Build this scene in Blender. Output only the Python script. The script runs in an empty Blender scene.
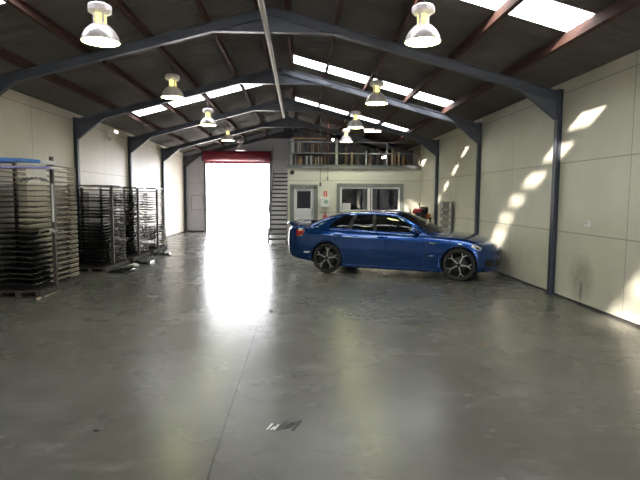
import bpy, bmesh, math, random
from mathutils import Vector, Matrix, Euler
random.seed(11)
S = bpy.context.scene
C = S.collection
PI = math.pi

# ------------------------------------------------------------ camera, world, sun, exposure
PITCH, YAW, ROLL, FPX, CAMH = 0.08538, 0.04049, 0.00613, 505.4, 1.68
cam = bpy.data.cameras.new('camera'); cam.sensor_width = 36; cam.lens = FPX / 640 * 36; cam.clip_start = 0.05
cam_o = bpy.data.objects.new('camera', cam); C.objects.link(cam_o)
_f = Vector((math.sin(YAW) * math.cos(PITCH), math.cos(YAW) * math.cos(PITCH), -math.sin(PITCH)))
_r = Vector((math.cos(YAW), -math.sin(YAW), 0)); _u = _r.cross(_f)
_right = _r * math.cos(ROLL) + _u * math.sin(ROLL); _up = _u * math.cos(ROLL) - _r * math.sin(ROLL)
mw = Matrix((_right, _up, -_f)).transposed().to_4x4(); mw.translation = (0, 0, CAMH)
cam_o.matrix_world = mw
S.camera = cam_o

W = bpy.data.worlds.new('sky'); S.world = W; W.use_nodes = True
_bg = W.node_tree.nodes['Background']; _bg.inputs[0].default_value = (0.955, 0.96, 1.0, 1); _bg.inputs[1].default_value = 15.0

sun = bpy.data.lights.new('sun', 'SUN'); sun.energy = 90; sun.angle = math.radians(2.0); sun.color = (1, 0.90, 0.83)
sun_o = bpy.data.objects.new('sun', sun); C.objects.link(sun_o)
sun_o.location = (-12, -10, 14)
sun_o.rotation_euler = Vector((1, 0.85, -0.72)).to_track_quat('-Z', 'Y').to_euler()

S.view_settings.view_transform = 'Standard'; S.view_settings.look = 'None'
S.view_settings.exposure = 0.15; S.view_settings.gamma = 1; S.view_settings.use_curve_mapping = False
try:
    S.cycles.use_denoising = True; S.cycles.denoising_prefilter = 'FAST'; S.cycles.max_bounces = 10; S.cycles.diffuse_bounces = 6
    S.cycles.sample_clamp_indirect = 4; S.cycles.use_adaptive_sampling = False; S.cycles.caustics_reflective = False; S.cycles.caustics_refractive = False
except Exception: pass
SKYLIGHT_EMIT, LAMP_EMIT = 8.5, 24.0

# ------------------------------------------------------------ helpers
def ordw(n):
    a = ['first','second','third','fourth','fifth','sixth','seventh','eighth','ninth','tenth','eleventh','twelfth','thirteenth',
         'fourteenth','fifteenth','sixteenth','seventeenth','eighteenth','nineteenth','twentieth']
    if n <= 20: return a[n-1]
    if n < 30: return 'twenty-' + a[n-21]
    return 'thirtieth' if n == 30 else 'thirty-' + a[n-31]

class MB:
    def __init__(s): s.v = []; s.f = []; s.sm = []
    def add(s, vs, fs, smooth=False):
        o = len(s.v); s.v += [tuple(p) for p in vs]
        for f in fs: s.f.append([i + o for i in f]); s.sm.append(smooth)
        return s
    def box(s, x0, x1, y0, y1, z0, z1):
        vs = [(x, y, z) for x in (x0, x1) for y in (y0, y1) for z in (z0, z1)]
        return s.add(vs, [(0,1,3,2),(4,6,7,5),(0,4,5,1),(2,3,7,6),(0,2,6,4),(1,5,7,3)])
    def bbox(s, x0, x1, y0, y1, z0, z1, b=0.01):
        # box with chamfered edges
        bm = bmesh.new(); bmesh.ops.create_cube(bm, size=1)
        for v in bm.verts: v.co = Vector(((x0+x1)/2 + v.co.x*(x1-x0), (y0+y1)/2 + v.co.y*(y1-y0), (z0+z1)/2 + v.co.z*(z1-z0)))
        bmesh.ops.bevel(bm, geom=bm.edges[:], offset=b, segments=2, affect='EDGES', profile=0.5)
        bm.verts.index_update()
        s.add([v.co[:] for v in bm.verts], [[v.index for v in f.verts] for f in bm.faces]); bm.free()
        return s
    def prism(s, poly, axis, a0, a1):
        # polygon in the two other axes, extruded along axis ('x','y','z')
        def P(u, w, a): return {'x': (a, u, w), 'y': (u, a, w), 'z': (u, w, a)}[axis]
        n = len(poly); vs = [P(u, w, a0) for u, w in poly] + [P(u, w, a1) for u, w in poly]
        fs = [tuple(range(n)), tuple(range(2*n-1, n-1, -1))] + [(i, (i+1) % n, n+(i+1) % n, n+i) for i in range(n)]
        return s.add(vs, fs)
    def sweep(s, prof, p0, p1, up):
        # 2-D profile (side, up) swept straight from p0 to p1
        p0, p1, up = Vector(p0), Vector(p1), Vector(up)
        d = (p1-p0).normalized(); side = d.cross(up).normalized(); u = side.cross(d)
        n = len(prof)
        vs = [p0 + side*a + u*b for a, b in prof] + [p1 + side*a + u*b for a, b in prof]
        return s.add(vs, [tuple(range(n)), tuple(range(2*n-1, n-1, -1))] + [(i, (i+1) % n, n+(i+1) % n, n+i) for i in range(n)])
    def tube(s, pts, r, n=8, cap=True):
        pts = [Vector(p) for p in pts]; rs = r if isinstance(r, (list, tuple)) else [r]*len(pts)
        rings = []; prev = None
        for i, p in enumerate(pts):
            t = (pts[min(i+1, len(pts)-1)] - pts[max(i-1, 0)]).normalized()
            if prev is None:
                a = Vector((0, 0, 1)) if abs(t.z) < .9 else Vector((1, 0, 0)); x = t.cross(a).normalized()
            else: x = (prev - t*prev.dot(t)).normalized()
            prev = x; y = t.cross(x)
            rings.append([p + (x*math.cos(2*PI*k/n) + y*math.sin(2*PI*k/n))*rs[i] for k in range(n)])
        vs = [q for R in rings for q in R]
        fs = [(i*n+k, i*n+(k+1) % n, (i+1)*n+(k+1) % n, (i+1)*n+k) for i in range(len(rings)-1) for k in range(n)]
        s.add(vs, fs, True)
        if cap:
            m = len(rings)-1
            s.add(rings[0], [tuple(range(n-1, -1, -1))]); s.add(rings[m], [tuple(range(n))])
        return s
    def lathe(s, prof, c=(0, 0, 0), n=24, axis='z', smooth=True):
        # prof: (radius, along)
        vs = []
        for r, a in prof:
            for k in range(n):
                u, w = r*math.cos(2*PI*k/n), r*math.sin(2*PI*k/n)
                q = {'z': (u, w, a), 'y': (u, a, w), 'x': (a, u, w)}[axis]
                vs.append((q[0]+c[0], q[1]+c[1], q[2]+c[2]))
        fs = [(i*n+k, i*n+(k+1) % n, (i+1)*n+(k+1) % n, (i+1)*n+k) for i in range(len(prof)-1) for k in range(n)]
        return s.add(vs, fs, smooth)
    def grid(s, rows, smooth=True):
        n = len(rows[0]); vs = [p for r in rows for p in r]
        return s.add(vs, [(i*n+j, i*n+j+1, (i+1)*n+j+1, (i+1)*n+j) for i in range(len(rows)-1) for j in range(n-1)], smooth)
    def sphere(s, c, r, n=12, m=8, sc=(1, 1, 1)):
        return s.add([(c[0]+sc[0]*r*math.sin(PI*i/m)*math.cos(2*PI*k/n), c[1]+sc[1]*r*math.sin(PI*i/m)*math.sin(2*PI*k/n), c[2]+sc[2]*r*math.cos(PI*i/m))
                      for i in range(m+1) for k in range(n)],
                     [(i*n+k, i*n+(k+1) % n, (i+1)*n+(k+1) % n, (i+1)*n+k) for i in range(m) for k in range(n)], True)
    def mesh(s, name, merge=True, recalc=True):
        me = bpy.data.meshes.new(name); me.from_pydata(s.v, [], s.f)
        me.polygons.foreach_set('use_smooth', s.sm)
        if merge:
            bm = bmesh.new(); bm.from_mesh(me)
            bmesh.ops.remove_doubles(bm, verts=bm.verts[:], dist=1e-5)
            if recalc: bmesh.ops.recalc_face_normals(bm, faces=bm.faces[:])
            bm.to_mesh(me); bm.free()
        me.update(); return me

def part(name, mb, mat, parent=None, label=None, merge=True, recalc=True, loc=None, rot=None):
    me = mb if isinstance(mb, bpy.types.Mesh) else mb.mesh(name, merge, recalc)
    if not me.materials: me.materials.append(mat)
    o = bpy.data.objects.new(name, me); C.objects.link(o); o.parent = parent
    if loc: o.location = loc
    if rot: o.rotation_euler = rot
    if label: o['label'] = label
    return o
def tag(o, label, cat, group=None, kind=None):
    o['label'] = label; o['category'] = cat
    if group: o['group'] = group
    if kind: o['kind'] = kind
    return o
def thing(name, label, cat, loc=(0, 0, 0), rz=0, group=None):
    o = bpy.data.objects.new(name, None); C.objects.link(o); o.empty_display_size = 0.1
    o.location = loc; o.rotation_euler = (0, 0, rz)
    return tag(o, label, cat, group)
def single(name, mb, mat, label, cat, loc=None, rot=None, group=None, **k):
    return tag(part(name, mb, mat, None, loc=loc, rot=rot, **k), label, cat, group)
def struct(name, mb, mat, label=None, cat=None, parent=None, **k):
    o = part(name, mb, mat, parent, **k)
    if parent is None:
        o['kind'] = 'structure'; o['label'] = label or name; o['category'] = cat or name.split('_')[0]
    return o
def dup(root, loc, rz=None, label=None, group=None, rot=None):
    def rec(o, p):
        c = o.copy(); C.objects.link(c); c.parent = p
        for ch in o.children: rec(ch, c)
        return c
    r = rec(root, None); r.location = loc
    if rz is not None: r.rotation_euler = (0, 0, rz)
    if rot is not None: r.rotation_euler = rot
    if label: r['label'] = label
    if group: r['group'] = group
    return r

# ------------------------------------------------------------ materials
class NT:
    def __init__(s, name):
        s.m = bpy.data.materials.new(name); s.m.use_nodes = True; s.t = s.m.node_tree
        s.n = s.t.nodes; s.l = s.t.links; s.bsdf = s.n['Principled BSDF']; s.out = s.n['Material Output']
        s._co = None
    def co(s):
        if s._co is None: s._co = s.n.new('ShaderNodeTexCoord').outputs['Object']
        return s._co
    def xyz(s):
        q = s.n.new('ShaderNodeSeparateXYZ'); s.l.new(s.co(), q.inputs[0]); return q.outputs
    def lnk(s, a, b):
        if hasattr(a, 'links'): s.l.new(a, b)
        else: b.default_value = a
    def math(s, op, a, b=0.0, c=None):
        q = s.n.new('ShaderNodeMath'); q.operation = op; s.lnk(a, q.inputs[0]); s.lnk(b, q.inputs[1])
        if c is not None: s.lnk(c, q.inputs[2])
        return q.outputs[0]
    def noise(s, scale, detail=4, rough=.55, stretch=(1, 1, 1), dist=0):
        mp = s.n.new('ShaderNodeMapping'); s.l.new(s.co(), mp.inputs[0]); mp.inputs['Scale'].default_value = stretch
        q = s.n.new('ShaderNodeTexNoise'); s.l.new(mp.outputs[0], q.inputs['Vector'])
        q.inputs['Scale'].default_value = scale; q.inputs['Detail'].default_value = detail; q.inputs['Roughness'].default_value = rough
        q.inputs['Distortion'].default_value = dist
        return q.outputs['Fac']
    def ramp(s, fac, stops):
        q = s.n.new('ShaderNodeValToRGB'); s.l.new(fac, q.inputs[0]); e = q.color_ramp.elements
        while len(e) < len(stops): e.new(.5)
        for i, (p, c) in enumerate(stops):
            e[i].position = p; e[i].color = (c, c, c, 1) if isinstance(c, (int, float)) else (*c, 1)
        return q.outputs[0]
    def mix(s, fac, a, b, mode='MIX'):
        q = s.n.new('ShaderNodeMix'); q.data_type = 'RGBA'; q.blend_type = mode; s.lnk(fac, q.inputs[0])
        for k, v in ((6, a), (7, b)):
            if isinstance(v, tuple): q.inputs[k].default_value = (*v, 1)
            else: s.l.new(v, q.inputs[k])
        return q.outputs[2]
    def bump(s, h, strength=.2, dist=.01):
        q = s.n.new('ShaderNodeBump'); q.inputs['Strength'].default_value = strength; q.inputs['Distance'].default_value = dist
        s.l.new(h, q.inputs['Height']); s.l.new(q.outputs[0], s.bsdf.inputs['Normal'])
    def set(s, **k):
        for a, v in k.items():
            i = s.bsdf.inputs[a.replace('_', ' ')]
            if hasattr(v, 'links'): s.l.new(v, i)
            elif isinstance(v, tuple) and len(v) == 3: i.default_value = (*v, 1)
            else: i.default_value = v
        return s

def pm(name, col, rough=.5, metal=0, var=.12, scale=14, spec=.5, coat=0):
    t = NT(name); f = t.noise(scale, 4)
    lo = tuple(c*(1-var) for c in col); hi = tuple(min(1, c*(1+var)) for c in col)
    t.set(Base_Color=t.ramp(f, [(.3, lo), (.7, hi)]), Roughness=rough, Metallic=metal, Specular_IOR_Level=spec, Coat_Weight=coat)
    return t.m
def emit(name, col, strength):
    t = NT(name); t.set(Base_Color=col, Emission_Color=col, Emission_Strength=strength, Roughness=.5); return t.m

XL, XR, YF, YB, ZE, ZR = -5.365, 4.452, -3.0, 23.85, 3.64, 4.95
XM = (XL+XR)/2; SL = (ZR-ZE)/(XR-XM)
FR = [8.597+3.8126*k for k in range(-3, 5)]
def zroof(x): return ZR - SL*abs(x-XM)

def wall_mat(name='cream_wall_panel', lo=(.605, .60, .495), hi=(.695, .69, .58)):
    t = NT(name); x, y, z = t.xyz()
    d = None
    for s0 in (1.118, 2.27, 3.44):
        a = t.math('LESS_THAN', t.math('ABSOLUTE', t.math('SUBTRACT', z, s0)), .009)
        d = a if d is None else t.math('MAXIMUM', d, a)
    fr = t.math('ABSOLUTE', t.math('SUBTRACT', t.math('FRACT', t.math('DIVIDE', t.math('SUBTRACT', y, 6.69-3.8126/2-3.8126*10), 3.8126)), .5))
    d = t.math('MAXIMUM', d, t.math('LESS_THAN', fr, .0022))
    base = t.ramp(t.noise(.9, 5, .6), [(.3, lo), (.7, hi)])
    scuff = t.ramp(t.noise(2.2, 6, .7, (1, 1, .35)), [(.56, 0.0), (.78, 1.0)])
    low = t.ramp(z, [(0, 1.0), (.9, .0)])
    base = t.mix(t.math('MULTIPLY', t.math('MULTIPLY', scuff, low), .55), base, (.36, .34, .28))
    # dark rubbed mark low on the right wall
    def blob(y0, z0, ry, rz):
        a = t.math('POWER', t.math('DIVIDE', t.math('SUBTRACT', y, y0), ry), 2.0)
        b = t.math('POWER', t.math('DIVIDE', t.math('SUBTRACT', z, z0), rz), 2.0)
        return t.math('SUBTRACT', 1.0, t.math('MINIMUM', t.math('ADD', a, b), 1.0))
    right = t.math('GREATER_THAN', x, 3.0)
    nz = t.noise(6, 4)
    b1 = t.math('MULTIPLY', t.math('MULTIPLY', blob(7.75, .42, .42, .42), nz), right)
    b2 = t.math('MULTIPLY', blob(7.74, .2, .05, .22), right)
    base = t.mix(t.math('MULTIPLY', t.math('ADD', t.math('MULTIPLY', b1, .9), t.math('MULTIPLY', b2, .6)), 1.0), base, (.2, .18, .14))
    b3 = t.math('MULTIPLY', t.math('GREATER_THAN', t.math('ADD', blob(6.05, .86, .24, .26), t.math('MULTIPLY', nz, .5)), .55), right)
    base = t.mix(t.math('MULTIPLY', b3, .55), base, (.86, .84, .74))
    base = t.mix(t.math('MULTIPLY', d, .55), base, (.17, .165, .14))
    t.set(Base_Color=base, Roughness=.42, Specular_IOR_Level=.4)
    t.bump(t.math('SUBTRACT', t.noise(18, 3), t.math('MULTIPLY', d, 2.0)), .12, .01)
    return t.m

def floor_mat():
    t = NT('polished_concrete'); x, y, z = t.xyz()
    n1 = t.noise(.55, 6, .5); n2 = t.noise(3.5, 6, .65); n4 = t.noise(1.6, 3, .5); n3 = t.noise(5, 5, .65, (.35, 1, 1), .4)
    base = t.ramp(n1, [(.28, (.092, .092, .077)), (.5, (.123, .122, .105)), (.75, (.160, .156, .142))])
    base = t.mix(t.math('MULTIPLY', t.ramp(n2, [(.45, 0.0), (.85, 1.0)]), .45), base, (.178, .172, .157))
    smear = t.math('MULTIPLY', t.ramp(n3, [(.52, 0.0), (.80, 1.0)]), t.ramp(t.noise(.8, 3), [(.48, 0.0), (.62, 1.0)]))
    base = t.mix(t.math('MULTIPLY', smear, .75), base, (.29, .275, .26))
    spk = t.ramp(t.noise(30, 2, .5), [(.74, 0.0), (.78, 1.0)])
    base = t.mix(t.math('MULTIPLY', spk, .5), base, (.05, .05, .045))
    j = t.math('LESS_THAN', t.math('ABSOLUTE', t.math('ADD', t.math('ADD', x, .545), t.math('MULTIPLY', t.math('SUBTRACT', n4, .5), .02))), .0075)
    base = t.mix(t.math('MULTIPLY', j, .85), base, (.035, .033, .03))
    rough = t.math('ADD', t.math('MULTIPLY', n4, .09), t.math('ADD', t.math('MULTIPLY', n1, .12), .165))
    t.set(Base_Color=base, Roughness=rough, Specular_IOR_Level=.55)
    t.bump(t.math('SUBTRACT', t.math('MULTIPLY', t.noise(60, 2), .3), t.math('MULTIPLY', j, 1.5)), .012, .01)
    return t.m

def skylight_mat():
    t = NT('translucent_roof_sheet'); em = t.n.new('ShaderNodeEmission'); tr = t.n.new('ShaderNodeBsdfTransparent'); mx = t.n.new('ShaderNodeMixShader')
    col = t.ramp(t.noise(2.5, 4, .6, (.4, 1, 1)), [(.3, (.86, .90, .93)), (.7, (1, 1, 1))])
    t.l.new(col, em.inputs[0]); em.inputs[1].default_value = SKYLIGHT_EMIT
    tr.inputs[0].default_value = (1, .97, .93, 1)
    mx.inputs[0].default_value = .15
    t.l.new(em.outputs[0], mx.inputs[1]); t.l.new(tr.outputs[0], mx.inputs[2]); t.l.new(mx.outputs[0], t.out.inputs[0])
    return t.m

def glass_mat(name, col, transp, rough=.03):
    t = NT(name); tr = t.n.new('ShaderNodeBsdfTransparent'); mx = t.n.new('ShaderNodeMixShader')
    tr.inputs[0].default_value = (*[min(1, c*3+.45) for c in col], 1)
    v = t.ramp(t.noise(3, 2), [(.2, tuple(c*.9 for c in col)), (.8, tuple(c*1.1 for c in col))])
    t.set(Base_Color=v, Roughness=rough, Specular_IOR_Level=.6)
    mx.inputs[0].default_value = transp
    t.l.new(t.bsdf.outputs[0], mx.inputs[1]); t.l.new(tr.outputs[0], mx.inputs[2]); t.l.new(mx.outputs[0], t.out.inputs[0])
    return t.m

def paint_mat():
    t = NT('blue_metallic_paint'); fl = t.noise(30, 2)
    t.set(Base_Color=t.ramp(fl, [(.35, (.0025, .045, .205)), (.65, (.003, .052, .235))]), Metallic=.75, Roughness=.24, Specular_IOR_Level=.5, Coat_Weight=1.0, Coat_Roughness=.04)
    return t.m

M = dict(
    wall=wall_mat(), leftwall=wall_mat('warm_cream_wall_panel', (.67, .61, .51), (.75, .69, .585)), gablewall=wall_mat('backlit_wall_panel', (.50, .50, .56), (.56, .56, .63)), floor=floor_mat(), sky=skylight_mat(), milky=emit('sun_blocking_roof_sheet', (.93, .96, 1), SKYLIGHT_EMIT*.7), paint=paint_mat(),  # left panels coloured warm for bounced sun, gable panels lilac for backlit shade
    roof=pm('grey_roof_sheet', (.112, .105, .095), .85, 0, .14, 1.2, .15),
    steel=pm('blue_grey_steel', (.054, .065, .086), .42, 0, .15, 5),
    purlin=pm('red_oxide_purlin', (.072, .038, .030), .8, 0, .2, 4, .15),
    white_pipe=pm('white_pipe', (.55, .52, .48), .45, 0, .06),
    lampbody=pm('white_enamel', (.80, .74, .78), .35, 0, .03),
    glow=emit('lamp_glass_lit', (.95, 1, .45), LAMP_EMIT), neckglow=emit('lamp_neck_lit', (.85, .80, .18), 2.2),
    unlit=pm('lamp_glass_unlit', (.62, .62, .60), .3),
    red=pm('red_paint', (.42, .03, .05), .45), maroon=pm('roller_curtain_red', (.20, .016, .035), .45), pink=pm('roller_bottom_rail', (.62, .20, .26), .4),
    alu=pm('brushed_aluminium', (.55, .56, .56), .35, .7, .08), chrome=pm('chrome', (.8, .8, .8), .12, 1, .03), galv=pm('galvanised_steel', (.33, .34, .34), .45, .5),
    whiteframe=pm('white_window_frame', (.80, .80, .76), .35, 0, .04), greyframe=pm('grey_green_frame', (.20, .22, .20), .5, 0, .08),
    doorwhite=pm('white_door', (.74, .75, .74), .4, 0, .04),
    black=pm('black_plastic', (.012, .012, .013), .4), rubber=pm('tyre_rubber', (.014, .014, .014), .75), darkgrey=pm('dark_grey_plastic', (.04, .04, .042), .5),
    timber=pm('raw_timber', (.30, .20, .11), .7, 0, .25, 9), darktimber=pm('dark_timber', (.10, .07, .05), .75, 0, .25, 9), paleTimber=pm('pale_timber', (.52, .42, .28), .7, 0, .2, 9),
    oiltimber=pm('oil_dark_timber', (.045, .038, .031), .75, 0, .25, 9), cordred=pm('dull_red_cable', (.16, .03, .03), .6), railgrey=pm('grey_rail_paint', (.15, .16, .155), .5, 0, .08), post=pm('brown_steel_post', (.060, .048, .040), .55, 0, .2), beige=pm('beige_arm', (.30, .265, .20), .5, 0, .12, 20),
    tint=glass_mat('tinted_car_glass', (.006, .007, .008), .10), screen=glass_mat('windscreen_glass', (.012, .014, .013), .05, .08),
    pane=glass_mat('office_pane', (.010, .012, .018), .16), doorpane=glass_mat('door_pane_dark', (.012, .015, .028), .06), bluefilm=pm('blue_protective_film', (.10, .25, .62), .3, 0, .25, 5),
    lav=pm('lilac_film', (.36, .36, .66), .3, 0, .2, 5), wrap=glass_mat('clear_plastic_wrap', (.30, .30, .27), .45, .2), white=pm('white_plastic', (.78, .78, .74), .4, 0, .03),
    green=pm('green_cross', (.02, .32, .10), .5), signred=pm('sign_red', (.55, .07, .04), .5), amber=pm('amber_lens', (.45, .19, .07), .2), lensred=pm('red_lens', (.26, .004, .008), .15, 0, .1, 14, .5, .8),
    lens=pm('headlamp_lens', (.55, .56, .56), .1, .3, .1, 14, .6, 1.0), cloth=pm('grey_cloth', (.32, .30, .27), .8), concrete_out=pm('outdoor_concrete', (.62, .60, .56), .8, 0, .08, 2),
    ply=pm('plywood', (.28, .20, .13), .7, 0, .2, 5), orange=pm('orange_plastic', (.6, .18, .03), .5), inner=pm('office_interior', (.30, .30, .28), .7), paper=pm('paper', (.75, .74, .70), .7, 0, .03),
    bulb=emit('bulb_lit', (1, .9, .75), 14.0))

# ------------------------------------------------------------ the setting
struct('floor', MB().box(XL-.15, XR+.15, YF-.15, YB+.15, -.2, 0), M['floor'], 'grey polished concrete shed floor', 'floor')
struct('ground', MB().box(-45, 45, -40, YF-.15, -.2, -.01).box(-45, 45, YB+.15, 75, -.2, -.01).box(-45, XL-.15, YF-.15, YB+.15, -.2, -.01).box(XR+.15, 45, YF-.15, YB+.15, -.2, -.01),
       M['concrete_out'], 'pale concrete yard outside the roller door', 'ground')
struct('wall_left', MB().box(XL-.15, XL, YF-.15, YB+.15, 0, zroof(XL)-.01), M['leftwall'], 'long cream panel wall behind the windscreen racks', 'wall')
struct('wall_right', MB().box(XR, XR+.15, YF-.15, YB+.15, 0, zroof(XR)-.01), M['wall'], 'long cream panel wall beside the blue car', 'wall')
def gable(name, y0, y1, holes, label, mat='wall'):
    mb = MB(); (hx0, hx1, hz) = holes
    l = [(XL, 0), (hx0, 0), (hx0, zroof(hx0)+.03)]
    if hx0 > XM: l += [(XM, ZR+.03)]
    mb.prism(l + [(XL, zroof(XL)+.03)], 'y', y0, y1)
    r = [(hx1, 0), (XR, 0), (XR, zroof(XR)+.03)]
    if hx1 < XM: r += [(XM, ZR+.03)]
    mb.prism(r + [(hx1, zroof(hx1)+.03)], 'y', y0, y1)
    t = [(hx0, hz), (hx1, hz), (hx1, zroof(hx1)+.03)]
    if hx0 < XM < hx1: t += [(XM, ZR+.03)]
    mb.prism(t + [(hx0, zroof(hx0)+.03)], 'y', y0, y1)
    return struct(name, mb, M[mat], label, 'wall')
DX0, DX1, DZ = -4.36, -1.40, 3.24
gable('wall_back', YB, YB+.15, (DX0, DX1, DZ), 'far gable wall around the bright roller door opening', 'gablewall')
gable('wall_front', YF-.15, YF, (1.0, 3.1, 2.9), 'gable wall behind the camera with an opening added to let in daylight')  # unseen opening added to brighten the right foreground floor

# corrugated roof with skylight strips: (y0, y1, x_far_from_ridge, x_near_ridge)
SKY_R = [(1.0, 1.65), (6.15, 6.8), (11.78, 12.42), (16.6, 17.25)]
SKY_L = [(0.9, 1.55), (6.1, 6.75), (13.85, 14.5)]
PX = [.28, 1.09, 2.06, 3.06, 4.02]        # purlins, metres out from the ridge
def corr(side, a0, a1, y0, y1, lift=0.0):
    # corrugated sheet on one slope between distances a0..a1 from the ridge
    prof = []; n0 = math.floor(y0/.2); y = n0*.2
    while y < y1 + .2:
        for dy, dz in ((0, 0), (.11, 0), (.13, .008), (.18, .008)): prof.append((y+dy, dz))
        y += .2
    pts = [(yy, dz) for yy, dz in prof if y0 < yy < y1]
    def dzat(q):
        for (ya, za), (yb, zb) in zip(prof, prof[1:]):
            if ya <= q <= yb: return za + (zb-za)*(q-ya)/max(1e-6, yb-ya)
        return 0
    pts = [(y0, dzat(y0))] + pts + [(y1, dzat(y1))]
    rows = [[(XM+side*a, yy, ZR-SL*a+dz+lift) for yy, dz in pts] for a in (a0, a1)]
    return rows
AE = XR - XM + .15
A1 = 4.0
def A0(side): return .31 if side > 0 else .12
for side, strips, nm, lb in ((-1, SKY_L, 'ceiling_left', 'dark corrugated roof slope over the windscreen racks'), (1, SKY_R, 'ceiling_right', 'dark corrugated roof slope over the blue car')):
    mb = MB(); y = YF-.15
    for s0, s1 in strips:
        mb.grid(corr(side, 0, AE, y, s0), False); mb.grid(corr(side, 0, A0(side), s0, s1), False); mb.grid(corr(side, A1, AE, s0, s1), False); y = s1
    mb.grid(corr(side, 0, AE, y, YB+.15), False)
    struct(nm, mb, M['roof'], lb, 'ceiling', merge=False)
wn = 1
for side, strips, w in ((-1, SKY_L, 'left'), (1, SKY_R, 'right')):
    for i, (s0, s1) in enumerate(strips):
        blocks_sun = side < 0 and s0 < 10        # nearer left strips: lower sheet made opaque so no sun patches fall through
        struct('window_%d' % wn, MB().grid(corr(side, A0(side), 1.75 if blocks_sun else A1, s0, s1), False), M['sky'], 'bright translucent skylight strip on the %s roof slope, %s from the camera' % (w, ordw(i+1)), 'window', merge=False)
        wn += 1
        if blocks_sun:
            struct('window_%d' % wn, MB().grid(corr(side, 1.75, A1, s0, s1), False), M['milky'], 'glowing skylight sheet made opaque to sun, low on the left roof slope, %s from the camera' % ordw(i+1), 'window', merge=False)
            wn += 1

# purlins
for side, w in ((-1, 'left'), (1, 'right')):
    for i, a in enumerate(PX):
        x = XM + side*a; zt = ZR - SL*a - .008
        mb = MB(); up = (side*SL, 0, 1); t = .006; hh = .165
        prof = [(-.03, 0), (.03, 0), (.03, -.018), (.03-t, -.018), (.03-t, -t), (-.03+t, -t), (-.03+t, -hh+t), (.03-t, -hh+t), (.03-t, -hh+.018), (.03, -hh+.018), (.03, -hh), (-.03, -hh)]
        mb.sweep(prof, (x, YF+.01, zt), (x, YB-.01, zt), up)
        single('roof_purlin', mb, M['purlin'], 'red-brown steel roof purlin, %s out from the ridge on the %s slope' % (ordw(i+1), w), 'roof beam', group='roof purlins on the %s slope' % w)

# portal frames
def ibeam(d, w, t=.01):
    return [(-w/2, 0), (w/2, 0), (w/2, -t), (t/2, -t), (t/2, -d+t), (w/2, -d+t), (w/2, -d), (-w/2, -d), (-w/2, -d+t), (-t/2, -d+t), (-t/2, -t), (-w/2, -t)]
RT = .178; RD = .15
def portal(y, label):
    root = thing('portal_frame', label, 'steel frame', (XM, y, 0), 0, 'steel portal frames of the shed')
    hw = XR - XM
    for sd in (-1, 1):
        xo = sd*hw - sd*.004; xi = sd*hw - sd*.092
        mb = MB(); zt = ZE - RT + .05
        mb.box(min(xi, xi+sd*.01), max(xi, xi+sd*.01), -.05, .05, 0, zt).box(min(xo, xo-sd*.01), max(xo, xo-sd*.01), -.05, .05, 0, zt).box(min(xi, xo), max(xi, xo), -.006, .006, 0, zt)
        mb.box(min(xi-sd*.02, xo), max(xi-sd*.02, xo), -.075, .075, zt-.01, zt).box(min(xi-sd*.03, xo), max(xi-sd*.03, xo), -.075, .075, 0, .012)
        part('column', mb, M['steel'], root)
        zr = lambda a: ZR - SL*a - RT
        mb = MB().sweep(ibeam(RD, .1), (0, 0, zr(0)), (sd*(hw-.05), 0, zr(hw-.05)), (sd*SL, 0, 1))
        part('rafter', mb, M['steel'], root)
        # knee bracket: web plate with a flange on its lower edge
        a = (xi, 3.02); b = (sd*(hw-.72), zr(hw-.72)-RD); c = (xi, zr(hw-.09)-RD)
        mb = MB().prism([a, b, c], 'y', -.006, .006).sweep([(-.05, 0), (.05, 0), (.05, -.012), (-.05, -.012)], (a[0], 0, a[1]), (b[0], 0, b[1]), (0, 0, 1))
        part('knee_bracket', mb, M['steel'], root)
    zb = 4.37; ax = (ZR-RT-RD-zb)/SL + .25
    zz = lambda x: ZR - RT - .05 - SL*abs(x)
    hwx = (ZR - RT - RD - zb)/SL
    mb = MB().prism([(-hwx-.3, zb), (hwx+.3, zb), (hwx+.3, zz(hwx+.3)), (0, zz(0)), (-hwx-.3, zz(-hwx-.3))], 'y', -.007, .007)
    mb.box(-hwx-.3, hwx+.3, -.05, .05, zb-.012, zb)
    part('apex_plate', mb, M['steel'], root)
    return root
for i, y in enumerate(FR):
    yy = y if i not in (0, 7) else (y+.08 if i == 0 else y-.06)
    if i < 2: lb = 'blue-grey steel portal frame, %s behind the camera' % ('farther' if i == 0 else 'nearer')
    else:
        lb = {2: 'blue-grey steel portal frame overhead, just in front of the camera', 3: 'blue-grey steel portal frame whose right column stands beyond the car bonnet, nearest in view',
          4: 'blue-grey steel portal frame with sunlit right rafter behind the car', 5: 'blue-grey steel portal frame just before the office front', 6: 'blue-grey steel portal frame above the gallery',
          7: 'blue-grey steel portal frame against the far gable wall'}[i]
    portal(yy, lb)

# skirting angle along both walls
struct('baseboard_right', MB().box(XR-.012, XR-.001, YF, 18.45, 0, .035), M['darkgrey'], 'dark line at foot of right wall', 'baseboard')
struct('baseboard_left', MB().box(XL+.001, XL+.012, YF, YB, 0, .05), M['darkgrey'], 'dark strip at foot of left wall', 'baseboard')
struct('baseboard_back', MB().box(XL+.02, DX0-.1, YB-.012, YB-.001, 0, .07), M['darkgrey'], 'dark strip at foot of the far wall', 'baseboard')

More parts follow.
